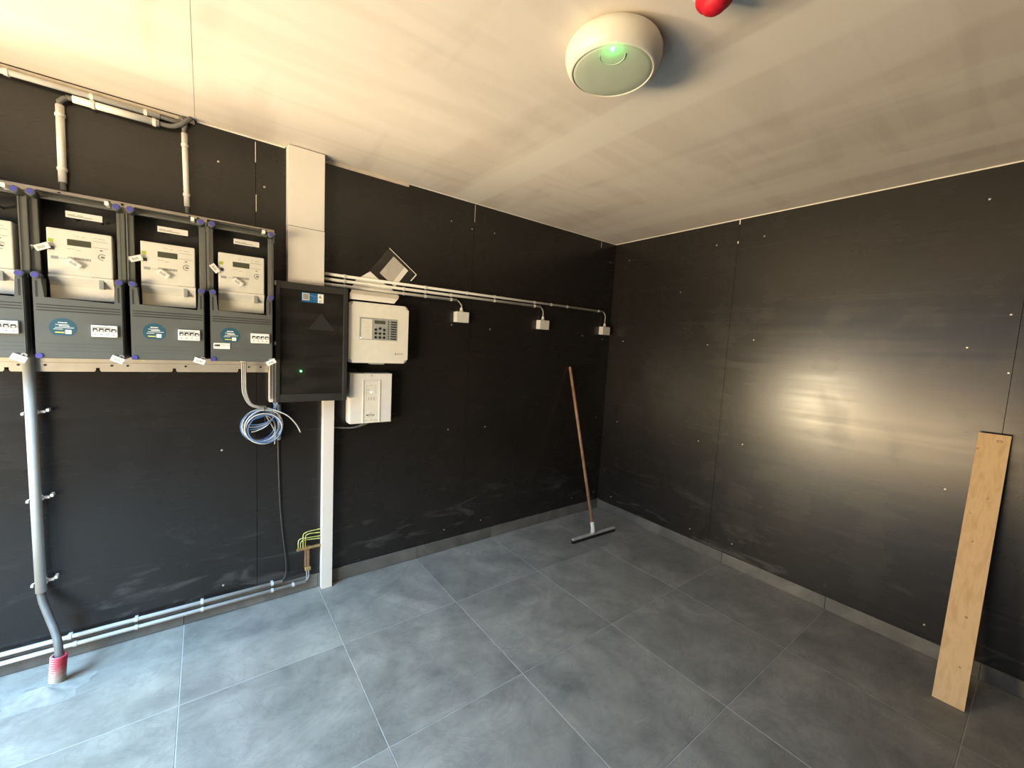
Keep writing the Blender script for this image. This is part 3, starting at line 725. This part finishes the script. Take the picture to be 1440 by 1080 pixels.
# documents in a clear sleeve tucked behind the conduits
sl = thing('document_sleeve', 'clear plastic sleeve of documents tucked behind the three conduits', 'sleeve', (-2.0, 0, 1.75))
q4 = [(-2.010, 1.966), (-1.838, 1.838), (-1.945, 1.715), (-2.125, 1.815)]
M().prism(q4, wall_pt, .0055, .0082).build('sleeve', 'bag', sl)
q5 = [(-1.985, 1.922), (-1.893, 1.853), (-1.972, 1.745), (-2.065, 1.815)]
M().prism(q5, wall_pt, .0083, .0088).build('document', 'doc', sl)
M().prism([(-1.916, 1.870), (-1.893, 1.853), (-1.972, 1.745), (-1.995, 1.762)], wall_pt, .0089, .0093).build('document_edge', 'paper', sl)
def lerp2(a, b_, t_): return (a[0]+(b_[0]-a[0])*t_, a[1]+(b_[1]-a[1])*t_)
M().prism([(-1.8720, 1.7930), (-1.8370, 1.8350), (-1.8430, 1.8380), (-1.8770, 1.7970)], wall_pt, .0083, .0088).build('white_tab', 'paper', sl)
M().prism([(-2.010, 1.966), (-1.838, 1.838), (-1.840, 1.836), (-2.012, 1.963)], wall_pt, .0083, .0092).build('seam', 'tan', sl)
M().prism([(-2.120, 1.815), (-2.060, 1.770), (-2.09, 1.735), (-2.19, 1.765)], wall_pt, .0095, .0102).build('note', 'paper', sl)

# ================================================================== small charger / relay box
db = thing('power_unit', 'small white lettered unit with recessed front below the alarm panel', 'power unit', (-2.12, 0, .945))
x0, x1 = -2.240, -2.000
m = M(); m.prism([(x0, .960), (x0+.004, .948), (x1, .948), (x1, 1.234), (x0, 1.234)], wall_pt, .0003, .076)
bmesh.ops.bevel(m.bm, geom=[e for e in m.bm.edges if all(abs(v.co.y+.076) < 1e-4 for v in e.verts)], offset=.003, segments=2, affect='EDGES')
bd = m.build('housing', 'white', db)
M().wb(-2.1630, -2.0760, .0761, .0768, .950, 1.190).build('recessed_strip', 'meter', db)
M().wb(-2.0745, -2.0700, .0761, .0800, .950, 1.192).wb(-2.1690, -2.1640, .0761, .0800, .950, 1.192).wb(-2.1690, -2.0700, .0761, .0800, 1.1925, 1.1960).build('strip_edge', 'white', db)
m = M()
for (a, b_, c, d_) in ((-2.148, -2.094, 1.1645, 1.1655), (-2.148, -2.094, 1.1160, 1.1170), (-2.148, -2.147, 1.117, 1.1645), (-2.095, -2.094, 1.117, 1.1645), (-2.148, -2.094, 1.0990, 1.1000), (-2.148, -2.094, 1.0800, 1.0810), (-2.148, -2.147, 1.081, 1.099), (-2.095, -2.094, 1.081, 1.099)):
    m.wb(a, b_, .0769, .0772, c, d_)
m.wb(-2.138, -2.133, .0769, .0772, 1.084, 1.094).wb(-2.123, -2.118, .0769, .0772, 1.084, 1.096).wb(-2.108, -2.103, .0769, .0772, 1.084, 1.096).wb(-2.142, -2.132, .0769, .0772, 1.139, 1.142).wb(-2.1230, -2.1190, .0769, .0772, 1.167, 1.170)
m.build('print', 'keypad', db, kind='stuff')
M().tube([(-2.1210, -.0769, 1.1260), (-2.1210, -.0785, 1.1260)], .0045, 12).build('white_light', 'wled', db)
M().tube([(-2.120, -.0762, 1.222), (-2.120, -.0775, 1.222)], .0028, 10).build('screw', 'ink', db)
text('METYLIS', -2.1480, .9900, .0770, .0130, 'ink', bd, bold=.0003)
M().wb(-2.1250, -2.1160, .0769, .0772, 1.0040, 1.0080).wb(-2.138, -2.107, .0769, .0772, .9830, .9840).wb(-2.158, -2.135, .0769, .0772, .9630, .9650).wb(-2.122, -2.116, .0769, .0772, .9620, .9670).wb(-2.105, -2.082, .0769, .0772, .9630, .9650).build('print', 'print', bd, kind='stuff')
for q in range(2):
    w = M().tube(spline([(-2.335, -.007, .925), (-2.25, -.012-.008*q, .918), (-2.20, -.020-.008*q, .918), (-2.165+.02*q, -.03, .930), (-2.135+.024*q, -.04, .950)], 6), .0045, 8).build('cable', 'cable')
    tagm(w, ('left', 'right')[q]+' one of two grey cables leaving the bottom of the small white unit', 'cable', 'two cables under the small white unit')

# ================================================================== three conduits and junction boxes to the right
G = 'thin conduits running right at eye height'
ZC = (1.766, 1.739, 1.7115)
conduit('topmost thin conduit running right, reaching the junction box in the corner', (-2.372, -.020, ZC[0]+.000), (-.157, -.020, 1.7695), .0082, [.11, .59, .89, 1.11, 1.47, 1.64, 1.81, 2.18], group=None)
conduit('middle thin conduit running right, ending at the middle junction box', (-2.372, -.020, ZC[1]), (-.841, -.020, 1.7415), .0082, [.11, .45, .59, .77, 1.11, 1.475])
conduit('lowest thin conduit running right, ending at the nearest junction box', (-2.372, -.020, ZC[2]), (-1.560, -.020, 1.7130), .0082, [.11, .45, .59, .77])
jb = ['junction box on the dark wall, nearest to the alarm panel', 'middle of the three junction boxes on the dark wall', 'junction box in the room corner at the end of the top conduit']
for q, (cx, zt, cz) in enumerate(((-1.523, 1.7130, 1.605), (-.810, 1.7415, 1.607), (-.100, 1.7695, 1.607))):
    w_ = .102/2 if q == 0 else .092/2
    if q == 2: w_ = .040
    w_ = (.046, .046, .046)[q]
    t_ = thing('junction_box', 'small white '+jb[q], 'junction box', (cx, 0, cz-.035))
    M().wb(cx-w_, cx+w_, .0003, .040, cz-.034, cz+.034, .003, 2).build('body', 'pipe', t_)
    M().wb(cx-w_-.0005, cx+w_+.0005, .0403, .047, cz-.0345, cz+.0345, .002, 2).build('lid', 'pipe', t_)
    M().tube([(cx, -.022, cz+.0342), (cx, -.022, cz+.046)], .0125, 14).tube([(cx, -.022, cz+.0462), (cx, -.022, cz+.058), (cx, -.022, cz+.064)], .0095, 14, rs=[.0095, .0095, .006]).build('gland', 'pipe', t_)
    w = M().tube(spline([(cx-.09, -.020, zt), (cx-.05, -.020, zt), (cx-.028, -.020, zt-.003), (cx-.010, -.021, zt-.018), (cx, -.022, zt-.04 if q else zt-.032), (cx, -.022, cz+.0645)], 6), .0045, 8).build('cable', 'gcable')
    tagm(w, 'short grey cable dropping into the '+('junction box nearest to the alarm panel' if q == 0 else 'middle junction box' if q == 1 else 'junction box in the room corner'), 'cable')

# ================================================================== cables and wire coil below the rightmost meter box
gl = M().tube([(-2.735, -.10, 1.2960), (-2.735, -.10, 1.291)], .012, 16, rs=[.018, .015]).build('grommet', 'white')
tagm(gl, 'white rubber grommet under the rightmost meter box', 'grommet')
for q in range(3):
    o_ = .0065*q
    w = M().tube(spline([(-2.742+o_, -.10, 1.2905), (-2.742+o_, -.099, 1.21), (-2.738+o_, -.085, 1.14), (-2.715+o_*.8, -.07, 1.085), (-2.680+o_*.5, -.062, 1.062+.003*q), (-2.64, -.055+.006*q, 1.055+.004*q)], 7), .0040, 8).build('cable', 'gcable')
    tagm(w, ('left', 'middle', 'right')[q]+' one of three grey cables hanging from the rightmost meter box', 'cable', 'grey cables from the grommet to the coil')
tr = thing('white_duct', 'narrow white vertical duct between the rightmost meter box and black cabinet', 'duct', (-2.61, 0, 1.085))
M().wb(-2.6240, -2.6085, .0003, .045, 1.085, 1.290, .001, 1).build('body', 'trunk', tr)
M().wb(-2.6255, -2.6230, .0455, .0600, 1.100, 1.290).wb(-2.6255, -2.6085, .0455, .0475, 1.085, 1.290).build('lid', 'trunk', tr)
def coil(x, z, r, turns, d0, dd, jit, wr_, mat, label, ends=None, seed=1, sx=1.0):
    rnd = random.Random(seed); pts = []
    n = int(turns*28); ph = rnd.uniform(0, 6)
    a0 = PI/2
    for i in range(n+1):
        a = a0+2*PI*i/28; tt = i/28
        rr = r+jit*math.sin(tt*2.3+ph)+jit*.5*math.sin(tt*5.1)
        pts.append(V((x+jit*1.2*math.sin(tt*1.7+ph)+rr*sx*math.cos(a), -(d0+dd*(.5+.5*math.sin(tt*1.3+ph))+.006*math.sin(a*1+ph)), z+jit*1.0*math.cos(tt*1.9+ph)+rr*math.sin(a))))
    if ends: pts += spline([pts[-1]]+[V(e) for e in ends], 6)[1:]
    o_ = M().tube(pts, wr_, 7).build('wire_coil', mat); return tagm(o_, label, 'wire')
cx, cz = -2.655, .966
coil(cx, cz, .080, 4, .030, .045, .006, .0030, 'wwire', 'white wire of the coil, its cut end bending out to the right', [(-2.60, -.070, 1.045), (-2.545, -.078, 1.015), (-2.505, -.075, .965), (-2.485, -.070, .922)], 2)
coil(cx, cz-.004, .076, 5, .028, .050, .008, .0026, 'bwire', 'blue wire of the coil hanging below the meter boxes', [(-2.70, -.05, 1.00), (-2.62, -.05, 1.03), (-2.60, -.04, 1.070)], 5)
coil(cx+.002, cz-.008, .072, 3, .030, .045, .007, .0028, 'gcable', 'grey wire wound in the coil between the blue and white ones', [(-2.60, -.06, .93), (-2.603, -.06, .868)], 9)
for q in range(4):
    w = M().tube(spline([(-2.715+.004*q, -.045-.004*q, .975-.012*q), (-2.68, -.060, .975-.010*q), (-2.64, -.066, .985-.006*q), (-2.610, -.055, 1.005), (-2.6, -.05, 1.04), (-2.606+.006*q, -.04, 1.084)], 6), .0026, 7).build('wire', ('bwire', 'gcable', 'bwire', 'wwire')[q])
    tagm(w, ('upper blue', 'grey', 'lower blue', 'white')[q]+' wire crossing the coil and rising into the white duct', 'wire', 'wires rising into the duct' if q in (0, 2) else None)
tie = M()
for k in range(17):
    pass
tie.tube([V((-2.648, -.055+.036*math.cos(a), 1.046+.014*math.sin(a))) for a in [2*PI*k/20 for k in range(20)]]+[V((-2.648, -.019, 1.046)), V((-2.646, -.060, 1.01)), V((-2.644, -.066, .985))], .0018, 6)
tagm(tie.build('cable_tie', 'dark'), 'black cable tie round the top of the wire coil', 'cable tie')

# ================================================================== round ceiling light
cl = thing('ceiling_light', 'round cream ceiling light with opal lens and green light', 'lamp', (-1.881, -1.516, H))
C0 = (-1.881, -1.516, H)
M().lathe([(0, -.0005), (.112, -.0005), (.122, -.004), (.137, -.016), (.1435, -.032), (.1435, -.046), (.139, -.062), (.132, -.075), (.1250, -.0825), (.1205, -.0850), (.1185, -.0840), (.1180, -.078), (0, -.077)], C0, 64).build('body', 'lampbody', cl)
ln = M().lathe([(.1178, -.0785), (.1170, -.0825), (.108, -.0850), (.08, -.0865), (.04, -.0875), (0, -.088)], C0, 64).build('lens', 'opal', cl)
ld = V((-1.960, -1.585, H-.0862))
bm_ = M(); bmesh.ops.create_uvsphere(bm_.bm, u_segments=12, v_segments=8, radius=.0045, matrix=Matrix.Translation(ld)); bm_.build('green_light', 'led', cl)
gp = [V((ld.x+.020+.036*math.cos(a), ld.y+.018+.036*math.sin(a), H-.0872)) for a in [math.radians(-60+200*k/20) for k in range(21)]]
M().tube(gp, .0012, 6).build('lens_ring', 'opal', cl)
pl = bpy.data.lights.new('green_glow', 'POINT'); pl.energy = .085; pl.color = (.05, 1, .15); pl.shadow_soft_size = .004
po = bpy.data.objects.new('green_glow', pl); COL.objects.link(po); po.location = (ld.x, ld.y, ld.z-.018)
# smoke detector with red dust cap, at the top edge of the photo
sdx, sdy = -1.860, -1.818
dt = thing('smoke_detector', 'smoke detector on the ceiling under a red dust cap', 'smoke detector', (sdx, sdy, H))
M().lathe([(0, -.0005), (.060, -.0005), (.060, -.014), (.052, -.022), (.044, -.024), (0, -.024)], (sdx, sdy, H), 48).build('base', 'trunk', dt)
M().lathe([(.0445, -.0245), (.0450, -.030), (.0445, -.046), (.041, -.052), (.034, -.054), (.027, -.066), (.018, -.073), (0, -.075)], (sdx, sdy, H), 48).build('dust_cap', 'red', dt)

# ================================================================== floor squeegee leaning on the wall
sq = thing('floor_squeegee', 'floor squeegee with a long wooden handle leaning in the corner', 'squeegee', (-.497, -.412, 0))
ang = math.atan2(-.020, .437); Mx = Matrix.Translation(V((-.4965, -.412, 0))) @ Matrix.Rotation(ang, 4, 'Z')
M().box(-.225, .225, -.011, .011, .0235, .038, .003, 2).xf(Mx).build('clamp_profile', 'alu', sq)
M().box(-.228, .228, -.0085, -.002, .0005, .0233).box(-.228, .228, .002, .0085, .0005, .0233).xf(Mx).build('rubber_blade', 'rubber', sq)
top = V((-.477, -.0125, 1.288)); bot = V((-.508, -.404, .075)); dr = (top-bot).normalized()
M().tube([V((-.508, -.408, .0382)), bot-dr*.005, bot+dr*.045], .018, 16, rs=[.020, .016, .0155]).build('socket', 'white', sq)
M().tube([bot+dr*.02, top-dr*.003, top], .0115, 14, rs=[.0118, .0118, .009]).build('handle', 'stick', sq)

# ================================================================== pine board leaning on the right wall
bd = thing('pine_board', 'short light pine board leaning against the right wall', 'board', (-.34, -2.285, 0))
# frame: bottom centre on the floor, top edge resting on the wall
wB = .097; th = .020
b0 = V((-.338, -2.288, 0)); t0 = V((-.0265, -2.281, 1.150))
up = (t0-b0).normalized(); side = V((0, -1, 0)); nrm = side.cross(up).normalized()
if nrm.x > 0: nrm = -nrm
side = up.cross(nrm).normalized()
Lb = (t0-b0).length
def bp(u, v, d): return b0+side*u+up*v+nrm*d
def bp2(poly, d0, d1, name, mat, parent):
    m = M(); m.prism(poly, bp, d0, d1); return m.build(name, mat, parent)
bo = bp2([(-wB/2, 0.0), (wB/2, 0.0), (wB/2, Lb), (-wB/2, Lb)], -.010, .010, 'plank', 'pine', bd)
fx = -1 if side.y > 0 else 1   # +u towards the camera side
for u, v, ru, rv in ((.018, Lb-.030, .010, .0055), (-.044, Lb-.075, .004, .004), (.010, .375, .005, .004), (-.010, .70, .003, .004), (.012, .90, .003, .003), (-.030, .82, .002, .003), (.016, .165, .004, .003)):
    bp2([(fx*u+ru*math.cos(2*PI*k/14), v+rv*math.sin(2*PI*k/14)) for k in range(14)], .0101, .0104, 'knot', 'knot', bd)
    if ru > .008: bp2([(fx*u+.006*math.cos(2*PI*k/14), v+.003*math.sin(2*PI*k/14)) for k in range(14)], .01045, .0107, 'knot_heart', 'pine', bd)
